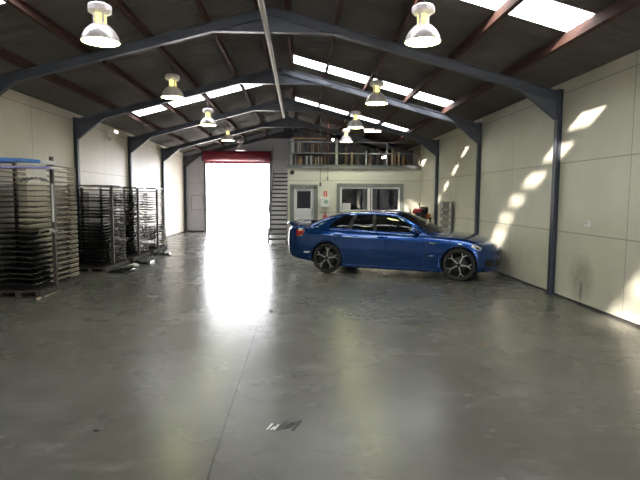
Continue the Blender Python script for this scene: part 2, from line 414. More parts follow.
# office block under the gallery: front wall with door and window openings, side wall, slab
OX, OY = -.44, 18.5
dx0, dx1, dz = -.30, .60, 2.06
wx0, wx1, wz0, wz1 = 1.45, 3.70, 1.12, 2.07
mb = MB().box(OX, dx0, OY, OY+.12, 0, 2.70).box(dx0, dx1, OY, OY+.12, dz, 2.70).box(dx1, wx0, OY, OY+.12, 0, 2.70)
mb.box(wx0, wx1, OY, OY+.12, 0, wz0).box(wx0, wx1, OY, OY+.12, wz1, 2.70).box(wx1, XR, OY, OY+.12, 0, 2.70)
struct('wall_office_front', mb, M['wall'], 'cream office wall with door and window behind the car', 'wall')
struct('wall_office_side', MB().box(OX, OX+.12, OY+.12, YB, 0, 2.70), M['wall'], 'cream office side wall beside the stairs', 'wall')
struct('ceiling_office', MB().box(OX+.12, XR, OY+.12, YB, 2.62, 2.70), M['inner'], 'office ceiling under the gallery', 'ceiling')
struct('wall_office_inner', MB().box(OX+.12, XR, OY+3.2, OY+3.25, 0, 2.62), M['inner'], 'plain wall inside the office', 'wall')
struct('floor_gallery', MB().box(OX, XR, OY+.1, YB, 2.70, 2.83), M['ply'], 'plywood gallery floor above the office', 'floor')
struct('trim_gallery', MB().box(OX-.02, XR-.02, OY-.06, OY+.1, 2.70, 2.835).box(OX-.02, XR-.02, OY-.08, OY-.06, 2.70, 2.72).box(OX-.02, XR-.02, OY-.08, OY-.06, 2.815, 2.835), M['railgrey'], 'grey steel edge beam under the gallery rail', 'trim')

# office door
d = struct('door_1', MB().bbox(dx0+.09, dx1-.09, OY+.03, OY+.07, .01, 1.25, .004).bbox(dx0+.09, dx0+.20, OY+.03, OY+.07, 1.25, 2.0, .004).bbox(dx1-.20, dx1-.09, OY+.03, OY+.07, 1.25, 2.0, .004).bbox(dx0+.2, dx1-.2, OY+.03, OY+.07, 1.88, 2.0, .004),
           M['doorwhite'], 'white office door with dark upper pane', 'door')
part('door_frame', MB().box(dx0, dx0+.085, OY-.03, OY+.1, 0, dz).box(dx1-.085, dx1, OY-.03, OY+.1, 0, dz).box(dx0, dx1, OY-.03, OY+.1, dz-.085, dz)
     .box(dx0-.06, dx0, OY-.03, OY-.002, 0, dz+.06).box(dx1, dx1+.06, OY-.03, OY-.002, 0, dz+.06).box(dx0, dx1, OY-.03, OY-.002, dz, dz+.06), M['greyframe'], d)
part('door_pane', MB().box(dx0+.2, dx1-.2, OY+.045, OY+.055, 1.25, 1.88), M['doorpane'], d)
part('door_handle', MB().tube([(dx1-.15, OY+.03, 1.02), (dx1-.15, OY-.03, 1.02), (dx1-.15, OY-.045, 1.04), (dx1-.15, OY-.045, 1.24), (dx1-.15, OY-.03, 1.26), (dx1-.15, OY+.03, 1.26)], .011), M['darkgrey'], d)

# office window
w = struct('window_%d' % wn, MB().box(wx0+.02, wx1-.02, OY+.0, OY+.06, wz0+.02, wz0+.09).box(wx0+.02, wx1-.02, OY, OY+.06, wz1-.09, wz1-.02).box(wx0+.02, wx0+.09, OY, OY+.06, wz0+.09, wz1-.09)
           .box(wx1-.09, wx1-.02, OY, OY+.06, wz0+.09, wz1-.09).box(2.48, 2.58, OY-.01, OY+.05, wz0+.09, wz1-.09).box(2.62, 2.66, OY+.02, OY+.06, wz0+.09, wz1-.09), M['whiteframe'], 'white sliding office window with grey surround', 'window')
part('window_surround', MB().box(wx0-.1, wx0+.02, OY-.04, OY+.1, wz0-.1, wz1+.1).box(wx1-.02, wx1+.1, OY-.04, OY+.1, wz0-.1, wz1+.1).box(wx0+.02, wx1-.02, OY-.04, OY+.1, wz1-.02, wz1+.1).box(wx0+.02, wx1-.02, OY-.04, OY+.1, wz0-.1, wz0+.02), M['greyframe'], w)
part('window_pane', MB().box(wx0+.09, 2.48, OY+.01, OY+.016, wz0+.09, wz1-.09), M['pane'], w)
part('window_pane', MB().box(2.58, wx1-.09, OY+.03, OY+.036, wz0+.09, wz1-.09), M['pane'], w)
single('paper_notice', MB().box(1.56, 1.86, OY-.002, OY+.008, wz0+.09, wz0+.33), M['paper'], 'white paper notice in lower left corner of office window', 'notice')
# things dimly seen through the office window
single('filing_cabinet', MB().bbox(2.95, 3.4, OY+.9, OY+1.45, 0, 1.55, .01), M['white'], 'pale cabinet dimly seen through right office pane', 'cabinet')
single('office_monitor', MB().bbox(1.95, 2.4, OY+.75, OY+.79, 1.25, 1.58, .008).box(2.14, 2.2, OY+.77, OY+.8, .75, 1.26).box(2.05, 2.3, OY+.7, OY+.9, .74, .755), M['darkgrey'], 'dark monitor dimly seen through left office pane', 'monitor')
single('office_desk', MB().bbox(1.3, 2.8, OY+.4, OY+1.1, .70, .74, .006).box(1.35, 1.4, OY+.45, OY+1.05, 0, .70).box(2.7, 2.75, OY+.45, OY+1.05, 0, .70), M['timber'], 'office desk inside behind the window', 'desk')

# roller door at the back
rd = struct('door_2', MB().lathe([(.001, DX0-.05), (.235, DX0-.05), (.235, DX1+.05), (.001, DX1+.05)], (0, YB-.27, 3.52), 28, 'x'), M['maroon'], 'open roller door with red curtain rolled up over the bright opening', 'door')
part('bottom_rail', MB().bbox(DX0, DX1, YB-.09, YB-.05, 3.18, 3.34, .006), M['pink'], rd, 'pale pink-red bottom rail')
for xx in (DX0-.03, DX1+.03): part('guide_track', MB().box(xx-.05, xx-.038, YB-.1, YB-.005, 0, 3.35).box(xx+.038, xx+.05, YB-.1, YB-.005, 0, 3.35).box(xx-.05, xx+.05, YB-.02, YB-.005, 0, 3.35), M['galv'], rd)
for xx in (DX0-.08, DX1+.08): part('drum_bracket', MB().box(xx-.02, xx+.02, YB-.5, YB-.005, 3.28, 3.76), M['darkgrey'], rd)
# portal so the doorway's daylight is sampled well
for nm, yy, x0, x1, hz, rx in (('door_daylight', YB+.1, DX0, DX1, DZ, -PI/2), ('front_daylight', YF-.1, 1.0, 3.1, 2.9, PI/2)):
    L = bpy.data.lights.new(nm, 'AREA'); L.shape = 'RECTANGLE'; L.size = x1-x0; L.size_y = hz; L.cycles.is_portal = True
    lo = bpy.data.objects.new(nm, L); C.objects.link(lo); lo.location = ((x0+x1)/2, yy, hz/2); lo.rotation_euler = (rx, 0, 0)

# ------------------------------------------------------------ stairs and gallery rail
st = thing('open_stair', 'steel open-tread stair rising to the gallery beside the office', 'staircase', (-.80, 18.35, 0))
N = 16; rise = 2.83/(N+1); run = .207
for k in range(N):
    part('tread', MB().bbox(-.30, .30, k*run, k*run+.22, (k+1)*rise-.06, (k+1)*rise, .006), M['darkgrey'], st)
for sx in (-.33, .31):
    y1 = N*run + .2
    part('stringer', MB().prism([(-.12, 0), (.12, 0), (y1, 2.70), (y1, 2.83), (y1-.15, 2.83), (-.12, .12)], 'x', sx, sx+.02), M['steel'], st)
part('handrail', MB().tube([(-.33, -.05, 0), (-.33, -.05, .95), (-.33, .05, 1.0), (-.33, N*run, 3.72), (-.33, N*run+.15, 3.76)], .021).tube([(-.33, 1.6, 1.3), (-.33, 1.6, 2.32)], .016), M['steel'], st)

ra = thing('gallery_railing', 'grey steel guard rail along the gallery edge above the office', 'railing', (OX, OY, 2.835))
part('top_rail', MB().box(.03, XR-OX-.06, -.02, .02, .80, .835), M['railgrey'], ra)
part('middle_rail', MB().box(.03, XR-OX-.06, -.02, .02, .40, .43), M['railgrey'], ra)
for px in (.05, 1.75, 3.61, 4.80): part('post', MB().box(px-.022, px+.022, -.022, .022, 0, .80), M['railgrey'], ra)

# ------------------------------------------------------------ ridge pipe and hanging cords
single('ridge_pipe', MB().tube([(-.53, -1.0, 4.30), (-.53, 17.1, 4.31)], .042, 12), M['white_pipe'], 'long white pipe running under the roof ridge', 'pipe')
def cord(x, y, z0, z1, mat, label, col):
    r = thing('hanging_power_cord', label, 'cord', (x, y, 0), 0, 'cords hanging before the office')
    part('cable', MB().tube([(0, 0, z0+.1), (0.004, 0, (z0+z1)/2), (0, 0, z1)], .008, 6), mat, r)
    part('socket', MB().bbox(-.03, .03, -.03, .03, z0-.04, z0+.1, .01), col, r)
cord(.72, 17.8, 2.08, zroof(.72)-.02, M['darkgrey'], 'dark cord hanging left of the red cord, above the office door', M['darkgrey'])
cord(.98, 17.8, 2.28, zroof(.98)-.02, M['cordred'], 'red cord with pale socket hanging in front of the office wall', M['cloth'])

# ------------------------------------------------------------ high bay lamps
def lamp(lit):
    r = thing('high_bay_lamp', '-', 'lamp', (0, 0, 0), 0, 'high bay lamps under the roof')
    prof = [(.225, 0), (.222, .02), (.205, .075), (.175, .13), (.125, .182), (.085, .212), (.07, .222)]
    inn = [(a-.006, b) for a, b in prof[::-1]]
    part('reflector', MB().lathe(prof + inn + [prof[0]], n=32), M['reflector'], r)
    part('lamp_glass', MB().lathe([(.001, .012), (.214, .012), (.214, .004), (.001, .004)], n=32), M['glow' if lit else 'unlit'], r)
    nk = part('neck', MB().lathe([(.05, .215), (.05, .345)], n=16), M['neckglow' if lit else 'unlit'], r, 'yellow glowing neck' if lit else None)
    for k in range(4):
        a = PI/4 + k*PI/2; part('strut', MB().box(-.016, .016, -.006, .006, .21, .355), M['lampbody'], r, loc=(.072*math.cos(a), .072*math.sin(a), 0), rot=(0, 0, a+PI/2))
    b = MB(); n = 8
    b.lathe([(.001, .325), (.09, .325), (.145, .36), (.145, .42), (.115, .445), (.001, .445)], n=8, smooth=False)
    part('ballast_box', b, M['lampbody'], r)
    part('hanger', MB().tube([(0, 0, .445), (.012, 0, .52), (-.012, 0, .60), (.01, 0, .68), (0, 0, .795)], .009, 6), M['darkgrey'], r)
    return r
def reflector_mat():
    t = NT('pressed_reflector'); tl = t.n.new('ShaderNodeBsdfTranslucent'); mx = t.n.new('ShaderNodeMixShader')
    v = t.ramp(t.noise(5, 3), [(.3, (.66, .62, .63)), (.7, (.76, .72, .73))]); t.set(Base_Color=v, Roughness=.3, Metallic=.3)
    t.l.new(v, tl.inputs[0]); mx.inputs[0].default_value = .04; t.l.new(t.bsdf.outputs[0], mx.inputs[1]); t.l.new(tl.outputs[0], mx.inputs[2]); t.l.new(mx.outputs[0], t.out.inputs[0]); return t.m
M['reflector'] = reflector_mat()
lamp_on = lamp(True); lamp_off = lamp(False)
LY = [6.45, 10.25, 14.1, 17.9, 21.7]
spots = []
for k, y in enumerate(LY):
    spots.append((-2.43 if k == 0 else -2.5, y, 3.54 if k == 0 else 3.6, k < 4, 'high bay lamp hanging %s in the left row%s' % (['nearest', 'second', 'third', 'fourth', 'last'][k], '' if k < 4 else ', unlit before the roller door')))
for k, y in enumerate(LY[:4]):
    z = [3.61, 3.54, 3.58, 3.60][k]
    spots.append((1.53 if k < 3 else 1.62, y, z, True, 'high bay lamp hanging %s in the right row%s' % (['nearest', 'second', 'third', 'last'][k], ['', '', '', ', before the gallery rail'][k])))
used = set()
for x, y, z, on, lb in spots:
    src = lamp_on if on else lamp_off
    if src.name not in used: used.add(src.name); o = src; o.location = (x, y, z); o['label'] = lb
    else: o = dup(src, (x, y, z), 0, lb)
    for ch in o.children:
        if ch.name.startswith('hanger'):      # reach from the ballast up to the roof sheet
            pass
# hangers must end at the roof: scale each one along z about the ballast top
for o in [q for q in C.objects if q.name.startswith('high_bay_lamp')]:
    for ch in o.children:
        if ch.name.startswith('hanger'):
            need = zroof(o.location.x) - o.location.z - .445 + .01
            k = need/.35; ch.scale.z = k; ch.location.z = .445*(1-k)

fb = thing('fluorescent_batten', 'short lit fluorescent batten under the roof just before the gallery', 'lamp', (2.50, 17.55, 3.93))
part('housing', MB().bbox(-.30, .30, -.05, .05, .02, .08, .008), M['white'], fb)
part('tube', MB().tube([(-.28, 0, 0), (.28, 0, 0)], .02, 8), M['bulb'], fb)
for a in (-.24, .24): part('hanger', MB().tube([(a, 0, .07), (a, 0, zroof(2.50+a)-3.93+.005)], .006, 6), M['darkgrey'], fb)

# ------------------------------------------------------------ windscreen racks
def rack_proto():
    r = thing('windscreen_rack', '-', 'rack', (0, 0, 0), 0, 'windscreen racks along the left wall')
    b = MB()
    for x in (-.48, -.16, .16, .48): b.box(x-.045, x+.045, -.78, .80, .02, .10)
    part('pallet_base', b, M['oiltimber'], r)
    d = MB()
    for k in range(9): d.box(-.53, .53, -.78+k*.18, -.65+k*.18, .10, .122)
    d.box(-.53, .53, -.78, -.68, 0, .02).box(-.53, .53, -.05, .05, 0, .02).box(-.53, .53, .70, .80, 0, .02)
    part('pallet_boards', d, M['oiltimber'], r)
    for x in (-.505, .505):
        for y in ((-.22, .50) if x < 0 else (-.22,)): part('post', MB().box(x-.027, x+.027, y-.027, y+.027, .122, 2.33), M['post'], r)
    part('top_bar', MB().box(-.478, .478, -.235, -.205, 2.24, 2.27), M['post'], r)
    part('top_bar', MB().box(-.52, -.49, -.193, .473, 2.24, 2.27), M['post'], r)
    for k in range(23):
        z = .20 + k*.09
        for sx in (-.462, .462):
            pts = [(sx, -.30, z), (sx, .76, z), (sx, .775, z-.006), (sx, .78, z-.018), (sx, .775, z-.030), (sx, .76, z-.036), (sx, .45, z-.036)]
            part('arm', MB().tube(pts, .0135, 6), M['beige'], r)
    return r
rack = rack_proto()
RK = [(-4.73, 9.08, 'nearest'), (-4.74, 11.9, 'second nearest'), (-4.74, 13.75, 'third nearest'), (-4.74, 15.55, 'farthest')]
racks = []
for i, (x, y, w) in enumerate(RK):
    lb = 'brown steel windscreen rack on a pallet, %s along the left wall' % w
    if i == 0: rack.location = (x, y, 0); rack['label'] = lb; o = rack
    else:
        o = dup(rack, (x, y, 0), 0, lb); o.scale = (.94, .96, .80)
        for ch in o.children:                      # the farther racks have dark brown arms
            if ch.name.startswith('arm'): ch.material_slots[0].link = 'OBJECT'; ch.material_slots[0].material = M['post']
        for ch in [q for q in o.children if q.name.startswith('white_strip')]: bpy.data.objects.remove(ch, do_unlink=True)
    racks.append(o)

def screen_mesh(w, dth, sag, taper, seed):
    rnd = random.Random(seed); nx, ny = 10, 12; t = .012
    top = []; bot = []
    for j in range(ny+1):
        v = -1 + 2*j/ny; hw = w/2*(1 - taper*(v+1)/2)
        cx = 1 - .10*max(0, abs(v)-.8)/.2
        rt = []; rb = []
        for i in range(nx+1):
            u = -1 + 2*i/nx
            z = sag*(1 - v*v) + .022*(1 - u*u)*(1 if sag > 0 else -1) + (0 if sag > 0 else -sag)
            rt.append((u*hw*cx, v*dth/2 + .03*(u*u-1)*(1 if v > 0 else -1)*abs(v), z + t)); rb.append((rt[-1][0], rt[-1][1], z))
        top.append(rt); bot.append(rb)
    mb = MB(); mb.grid(top); mb.grid([r[::-1] for r in bot])
    per = lambda g: g[0] + [r[-1] for r in g[1:]] + g[-1][::-1][1:] + [r[0] for r in g[::-1][1:]]
    a, b = per(top), per(bot); n = len(a)
    mb.add(a+b, [(i, i+1, n+i+1, n+i) for i in range(n-1)])
    return mb.mesh('windscreen')
SM = [screen_mesh(.94, 1.30, .030, .10, 1), screen_mesh(.92, 1.22, .022, .06, 2), screen_mesh(.95, 1.34, .036, .14, 3)]
first = None; dense = {0: range(0, 23), 1: range(0, 23), 2: range(0, 23), 3: range(0, 23)}
skip = {0: {19, 20, 21, 22}, 1: {13, 18, 22}, 2: {5, 16, 22}, 3: {2, 9, 14, 22}}
for ri, (x, y, w) in enumerate(RK):
    k3 = (1, 1, 1) if ri == 0 else (.94, .96, .80)
    lay = [k for k in dense[ri] if k not in skip[ri]]
    for n, k in enumerate(lay):
        me = SM[(k*7 + ri) % 3]
        if first is None: first = part('windscreen', me, M['screen']); o = first; me.materials.clear(); me.materials.append(M['screen'])
        else: o = first.copy(); o.data = me; C.objects.link(o)
        if not me.materials: me.materials.append(M['screen'])
        fwd = -.16 if (ri == 0 and k < 12) else -.02
        o.location = (x + random.uniform(-.012, .012), y + (fwd + random.uniform(-.05, .05))*k3[1], (.2095 + k*.09)*k3[2])
        o.scale = (k3[0], k3[1], (.45 if k > 9 else .9) if ri == 0 else .6); o.rotation_euler = (0, 0, PI if random.random() < .4 else 0)
        tag(o, 'dark curved car windscreen, %s from the bottom in the %s rack' % (ordw(n+1), w), 'windscreen', 'windscreens in the %s rack' % w)
# extra screens lying on top of the racks
for ri, (x, y, w) in enumerate(RK[1:]):
    o = first.copy(); o.data = SM[ri % 3]; C.objects.link(o); zt = 2.33*.8
    o.location = (x+.02, y+.02, zt+.002); o.scale = (1.05, .98, 1.0); o.rotation_euler = (0, 0, 0)
    tag(o, 'dark curved windscreen lying across the top of the %s rack' % w, 'windscreen', 'windscreens lying on rack tops')
# film-covered screens sticking out of the nearest rack
def film_strip(L, wd, bend, seed, th=.055):
    rnd = random.Random(seed); rows = []
    for j in range(3):
        rows.append([(i/14*L, (j-1)*wd/2, .005 + th + bend*math.sin(PI*i/14) + rnd.uniform(-.004, .004)) for i in range(15)])
    mb = MB().grid(rows).grid([[(a, b, c-th) for a, b, c in r][::-1] for r in rows])
    a = rows[0] + [r[-1] for r in rows[1:]] + rows[-1][::-1][1:] + [rows[1][0], rows[0][0]]
    mb.add(a + [(p, q, s-th) for p, q, s in a], [(i, i+1, len(a)+i+1, len(a)+i) for i in range(len(a)-1)])
    return mb
b1 = thing('film_wrapped_screen', 'bright blue film-wrapped glass sticking out near the top of the nearest rack', 'windscreen', (-5.24, 8.61, 2.186))
part('film_sheet', film_strip(1.06, .42, .03, 1), M['bluefilm'], b1)
part('end_cap', MB().bbox(1.045, 1.10, -.21, .21, -.0, .065, .01), M['white'], b1, 'white end cap')
b2 = thing('film_wrapped_screen', 'lilac film-wrapped glass below the blue one in the nearest rack', 'windscreen', (-5.20, 8.57, 2.102))
part('film_sheet', film_strip(1.19, .40, .008, 2, .034), M['lav'], b2)
part('end_cap', MB().bbox(1.175, 1.205, -.2, .2, .0, .036, .008), M['white'], b2, 'white end cap')
def crumple(w, d, h, seed, nx=14, ny=8):
    rnd = random.Random(seed)
    rows = [[(-w/2+w*i/nx + rnd.uniform(-.012, .012), -d/2+d*j/ny + rnd.uniform(-.012, .012), h*(1-abs(2*i/nx-1)**2)*.5 + rnd.uniform(0, h*.5)) for i in range(nx+1)] for j in range(ny+1)]
    return MB().grid(rows, False)
single('plastic_wrap', crumple(.42, .34, .12, 5), M['wrap'], 'crumpled clear plastic wrap bunched on the nearest rack, under the film-wrapped glass', 'plastic wrap', loc=(-4.40, 8.60, 1.872), merge=False)
single('grey_rag', crumple(.24, .2, .10, 8), M['cloth'], 'crumpled grey wrapping halfway up the nearest rack', 'cloth', loc=(-4.12, 8.46, 1.05), merge=False)
part('white_strip', MB().bbox(.50, .532, -.262, -.248, 1.22, 1.88, .004), M['white'], rack, 'upright white plastic strip tied to the post')
single('floor_batten', MB().bbox(-.02, .02, -.02, 1.78, 0, .025, .005), M['paleTimber'], 'pale timber batten on the floor along the nearest rack', 'batten', loc=(-4.22, 8.22, 0), rot=(0, 0, .03))
# low flat stacks on the floor beside the racks
for i, (x, y, lx, ly, lb) in enumerate([(-3.93, 11.3, .5, .5, 'dark flat glass offcut lying on the floor before the second rack'), (-3.93, 12.75, .55, .6, 'dark glass sheet on the floor between the second and third racks'), (-3.95, 14.7, .5, .6, 'dark glass sheet on the floor before the farthest rack')]):
    o = first.copy(); o.data = SM[i]; C.objects.link(o); o.location = (x, y, .002); o.scale = (lx, ly, 1); o.rotation_euler = (0, 0, .1*i)
    tag(o, lb, 'windscreen', 'glass lying on the floor')
o = single('plastic_wrap', crumple(.22, .2, .10, 12), M['white'], 'small crumpled white plastic on the floor beside the second rack', 'plastic wrap', loc=(-3.9, 11.95, .005), merge=False)

# stool with a dark bag, past the last rack
sx, sy = -4.62, 16.75
s = thing('work_stool', 'pale-legged work stool past the farthest rack', 'stool', (sx, sy, 0))
part('seat', MB().bbox(-.2, .2, -.18, .18, .50, .54, .01), M['darkgrey'], s)
for a in (-1, 1):
    for b in (-1, 1): part('leg', MB().tube([(a*.22, b*.2, 0), (a*.16, b*.14, .50)], .016, 6), M['paleTimber'], s)
part('stretcher', MB().box(-.19, .19, -.175, -.155, .17, .20).box(-.19, .19, .155, .175, .17, .20), M['paleTimber'], s)
single('dark_bag', MB().sphere((0, 0, .1), .17, 14, 10, (1.15, .8, .62)).bbox(-.12, .12, -.09, .09, 0, .08, .02), M['black'], 'black bag lying on the work stool', 'bag', loc=(sx, sy, .545))

# security light on left wall, notice frame on the back wall
sl = thing('security_light', 'white twin security light on the left wall above the racks', 'light', (XL+.001, 14.6, 3.36))
part('back_plate', MB().bbox(0, .035, -.09, .09, -.14, .14, .008), M['white'], sl)
for b in (-1, 1):
    part('lamp_head', MB().lathe([(.01, -.02), (.05, -.01), (.062, .09), (.05, .092)], (.12, b*.08, .10), 16, 'x'), M['white'], sl)
part('bulb', MB().sphere((.21, -.08, .10), .026), M['bulb'], sl); part('bulb', MB().sphere((.21, .08, .10), .026), M['bulb'], sl)
part('sensor', MB().sphere((.06, 0, -.10), .045), M['white'], sl)
fr = thing('meter_panel', 'square pale hatch with thin frame on wall left of the roller door', 'hatch', (-4.77, YB-.002, 1.38))
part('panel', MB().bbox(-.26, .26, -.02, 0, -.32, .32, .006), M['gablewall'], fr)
part('frame', MB().box(-.29, -.26, -.03, 0, -.35, .35).box(.26, .29, -.03, 0, -.35, .35).box(-.26, .26, -.03, 0, .32, .35).box(-.26, .26, -.03, 0, -.35, -.32), M['galv'], fr)

# ------------------------------------------------------------ on the office wall
oy = OY - .001
sg = thing('fire_sign', 'small red fire extinguisher sign above the first aid box', 'sign', (.935, oy, 1.78))
part('plate', MB().box(-.066, .066, -.006, 0, -.10, .10), M['signred'], sg)
part('symbol', MB().box(-.014, .014, -.009, -.006, -.055, .035).box(-.010, .022, -.009, -.006, .042, .056).box(-.022, -.016, -.009, -.006, -.01, .045).box(-.05, .05, -.009, -.006, -.088, -.074), M['white'], sg, 'white extinguisher symbol')
fa = thing('first_aid_box', 'white first aid box with green cross on the office wall', 'box', (.93, oy, 1.30))
part('case', MB().bbox(-.155, .155, -.13, 0, 0, .32, .015), M['white'], fa)
part('emblem', MB().lathe([(.001, -.136), (.062, -.136), (.062, -.13), (.001, -.13)], (.03, 0, .20), 24, 'y'), M['green'], fa, 'round green emblem')
part('cross', MB().box(.018, .042, -.14, -.136, .16, .24).box(-.01, .07, -.14, -.136, .188, .212), M['white'], fa, 'white cross')
fe = thing('fire_extinguisher', 'red fire extinguisher hung on office wall, its top just above the car', 'fire extinguisher', (.93, OY-.10, .52))
part('cylinder', MB().lathe([(.001, 0), (.075, 0), (.08, .02), (.08, .42), (.065, .47), (.03, .50), (.022, .52)], n=24), M['red'], fe)
part('valve', MB().box(-.018, .018, -.018, .018, .52, .555).box(-.012, .012, -.10, .02, .555, .568).box(-.012, .012, -.09, .02, .585, .595), M['black'], fe)
part('wall_bracket', MB().box(-.02, .02, .08, .097, .1, .5), M['galv'], fe)
single('wall_vent', MB().lathe([(.001, -.05), (.05, -.05), (.075, -.03), (.08, 0), (.001, 0)], (-.27, oy, 2.56), 24, 'y'), M['black'], 'round black vent cap high on the office wall above the door', 'vent')

# ------------------------------------------------------------ gallery storage
gz = 2.83
sh = thing('storage_shelf', 'grey steel storage shelf at the left end of the gallery', 'shelf', (.55, 19.5, gz))
for a in (-.85, .85):
    for b in (-.28, .28): part('upright', MB().box(a-.02, a+.02, b-.02, b+.02, 0, 1.02), M['galv'], sh)
part('shelf_board', MB().box(-.87, .87, -.3, .3, .46, .49), M['darkgrey'], sh)
part('shelf_board', MB().box(-.87, .87, -.3, .3, .02, .05), M['darkgrey'], sh)
cols = ['ply', 'darktimber', 'darktimber', 'galv', 'timber', 'post', 'post', 'cloth', 'darkgrey']
bcache = {}
def board(x, y, z, w, d, h, mat, lean, label, group):
    key = (round(w, 3), round(d, 2), round(h, 2), mat)
    o = part('stored_panel', MB().bbox(-w/2, w/2, -d/2, d/2, 0, h, .004), M[mat], None, loc=(x, y, z), rot=(0, lean, 0))
    tag(o, label, 'panel', group)
for tier, (z0, hh, n) in enumerate([(gz+.051, .38, 20), (gz+.491, .42, 18)]):
    x = -.27
    for k in range(n):
        w = random.choice([.02, .03, .045, .06]); h = hh*random.uniform(.72, .98) + (.02 if tier else 0)
        if x + w > 1.36: break
        board(x+w/2, 19.45+random.uniform(-.06, .04), z0, w, .42, h, random.choice(cols), 0, '%s stored upright panel from the left on the %s gallery shelf' % (ordw(k+1), ['lower', 'upper'][tier]), 'panels on the %s gallery shelf' % ['lower', 'upper'][tier])
        x += w + random.choice([.008, .02, .035, .05])
names = ['tall pale', 'brown', 'grey', 'dark', 'tan', 'long brown', 'narrow', 'pale timber', 'wide pale timber', 'dark narrow', 'tan timber', 'stubby dark']
for k, (x, h, mat, w) in enumerate([(1.75, .75, 'darktimber', .1), (1.98, .55, 'ply', .08), (2.2, .62, 'post', .12), (2.52, .6, 'galv', .05), (2.68, .5, 'darktimber', .12), (2.95, .72, 'post', .1), (3.28, .62, 'galv', .04), (3.52, .66, 'paleTimber', .07), (3.64, .60, 'timber', .06), (3.76, .56, 'paleTimber', .06), (3.95, .4, 'timber', .08), (4.15, .3, 'darktimber', .12)]):
    board(x, 19.3+.05*(k % 3), gz+.002, w, .06, h, mat, 0, '%s board standing on gallery floor, %s from the shelf' % (names[k], ordw(k+1)), 'boards standing behind the gallery rail')
single('long_timber', MB().bbox(-.65, .65, -.05, .05, 0, .07, .006), M['timber'], 'brown timber lying on top of the gallery shelf', 'timber', loc=(.35, 19.5, gz+1.021), rot=(0, 0, .02))
tp = MB(); rows = []
for k in range(61):
    x = -.25 + 4.6*k/60; zt = min(4.22, zroof(x) - .42); o = .03*math.sin(k*1.3) + .02*math.sin(k*.47)
    rows.append([(x, 20.35 + o*(1-q/6*.6), gz+.004 + (zt-gz)*q/6) for q in range(7)])
tp.grid(rows)
single('shade_backdrop', tp, M['darkgrey'], 'dark tarp added for shade behind the stored panels across the gallery', 'backdrop', merge=False)  # dark sheet added to deepen the gloom at the back of the gallery
wk = thing('work_light', 'lit work light hung on the gallery rail in the middle', 'light', (3.12, 18.75, 3.10))
part('housing', MB().bbox(-.10, .10, -.05, .06, 0, .10, .02).box(-.015, .015, -.02, .02, .10, .14), M['galv'], wk, rot=(0, -.35, 0))
part('lamp_face', MB().bbox(-.08, .08, -.056, -.05, .015, .085, .002), M['bulb'], wk, rot=(0, -.35, 0))
part('stand', MB().tube([(0, .02, .02), (0, .02, -.265)], .012, 6).box(-.12, .12, -.1, .14, -.268, -.255), M['darkgrey'], wk)
bl = thing('clamp_bulb', 'bare lit bulb at the gallery rail, left of centre', 'light', (1.20, 18.55, 3.66))
part('bulb', MB().sphere((0, 0, .085), .045), M['bulb'], bl); part('holder', MB().lathe([(.001, 0), (.03, 0), (.028, .04), (.001, .045)], n=12), M['black'], bl)

# ------------------------------------------------------------ bench and rack in the corner beyond the car
bx, by = 3.92, 16.9
wb = thing('work_bench', 'dark cluttered work bench behind the car bonnet', 'bench', (bx, by, 0))
part('bench_top', MB().bbox(-.5, .45, -.35, .35, .96, 1.01, .008), M['darktimber'], wb)
for a in (-.45, .40):
    for b in (-.3, .3): part('leg', MB().box(a-.03, a+.03, b-.03, b+.03, 0, .96), M['darkgrey'], wb)
part('lower_shelf', MB().box(-.46, .42, -.3, .3, .3, .33), M['darktimber'], wb)
def bench(name, x, y, lb, cat, parts):
    r = thing(name, lb, cat, (bx+x, by+y, 1.01)); r.scale = (1.25, 1.25, 1.25)
    for nm, m_, mat in parts: part(nm, m_, M[mat], r)
bench('grinder', .06, -.2, 'red and black bench tool standing on the work bench', 'tool', [('body', MB().bbox(-.12, .05, -.08, .08, .12, .24, .02).sphere((-.13, 0, .15), .06), 'red'), ('motor', MB().lathe([(.001, .02), (.09, .02), (.09, .20), (.001, .2)], (0.02, 0, .2), 18, 'x'), 'black'), ('base', MB().bbox(-.1, .14, -.1, .1, 0, .14, .01), 'black')])
bench('spray_bottle', -.18, .15, 'pale spray bottle on the work bench, left of the jars', 'bottle', [('bottle', MB().lathe([(.001, 0), (.045, 0), (.05, .02), (.05, .14), (.02, .18), (.018, .2)], n=16), 'white'), ('trigger', MB().bbox(-.05, .03, -.012, .012, .2, .23, .005), 'white')])
bench('tool_caddy', .25, .14, 'dark caddy of hand tools on the right of the work bench', 'caddy', [('tray', MB().bbox(-.13, .13, -.1, .1, 0, .13, .01), 'darktimber'), ('tool_handle', MB().tube([(-.05, 0, .1), (-.09, 0, .34)], .014, 6).sphere((-.09, 0, .345), .025), 'black'), ('tool_handle', MB().tube([(.05, 0, .1), (.13, .02, .26)], .016, 6), 'darkgrey')])
bench('orange_tub', .36, -.26, 'small orange tub at the right edge of the work bench', 'tub', [('tub', MB().lathe([(.001, 0), (.05, 0), (.06, .1), (.055, .1), (.045, .01), (.001, .01)], n=16), 'orange')])
bench('tool_case', -.33, -.16, 'dark low tool case at the left end of the work bench', 'case', [('case', MB().bbox(-.13, .13, -.12, .12, 0, .09, .015), 'black'), ('handle', MB().tube([(-.05, 0, .088), (-.05, 0, .115), (.05, 0, .115), (.05, 0, .088)], .008, 6), 'darkgrey')])
mr = thing('slotted_rack', 'grey slotted steel panel rack leaning by the right wall beyond the car', 'rack', (4.38, 15.0, 0))
part('panel', MB().bbox(0.0, .03, -.60, .60, .12, 1.55, .006), M['railgrey'], mr)
for b in (-.48, .38): part('rail', MB().box(-.035, 0, b-.04, b+.04, .05, 1.52), M['white'], mr)
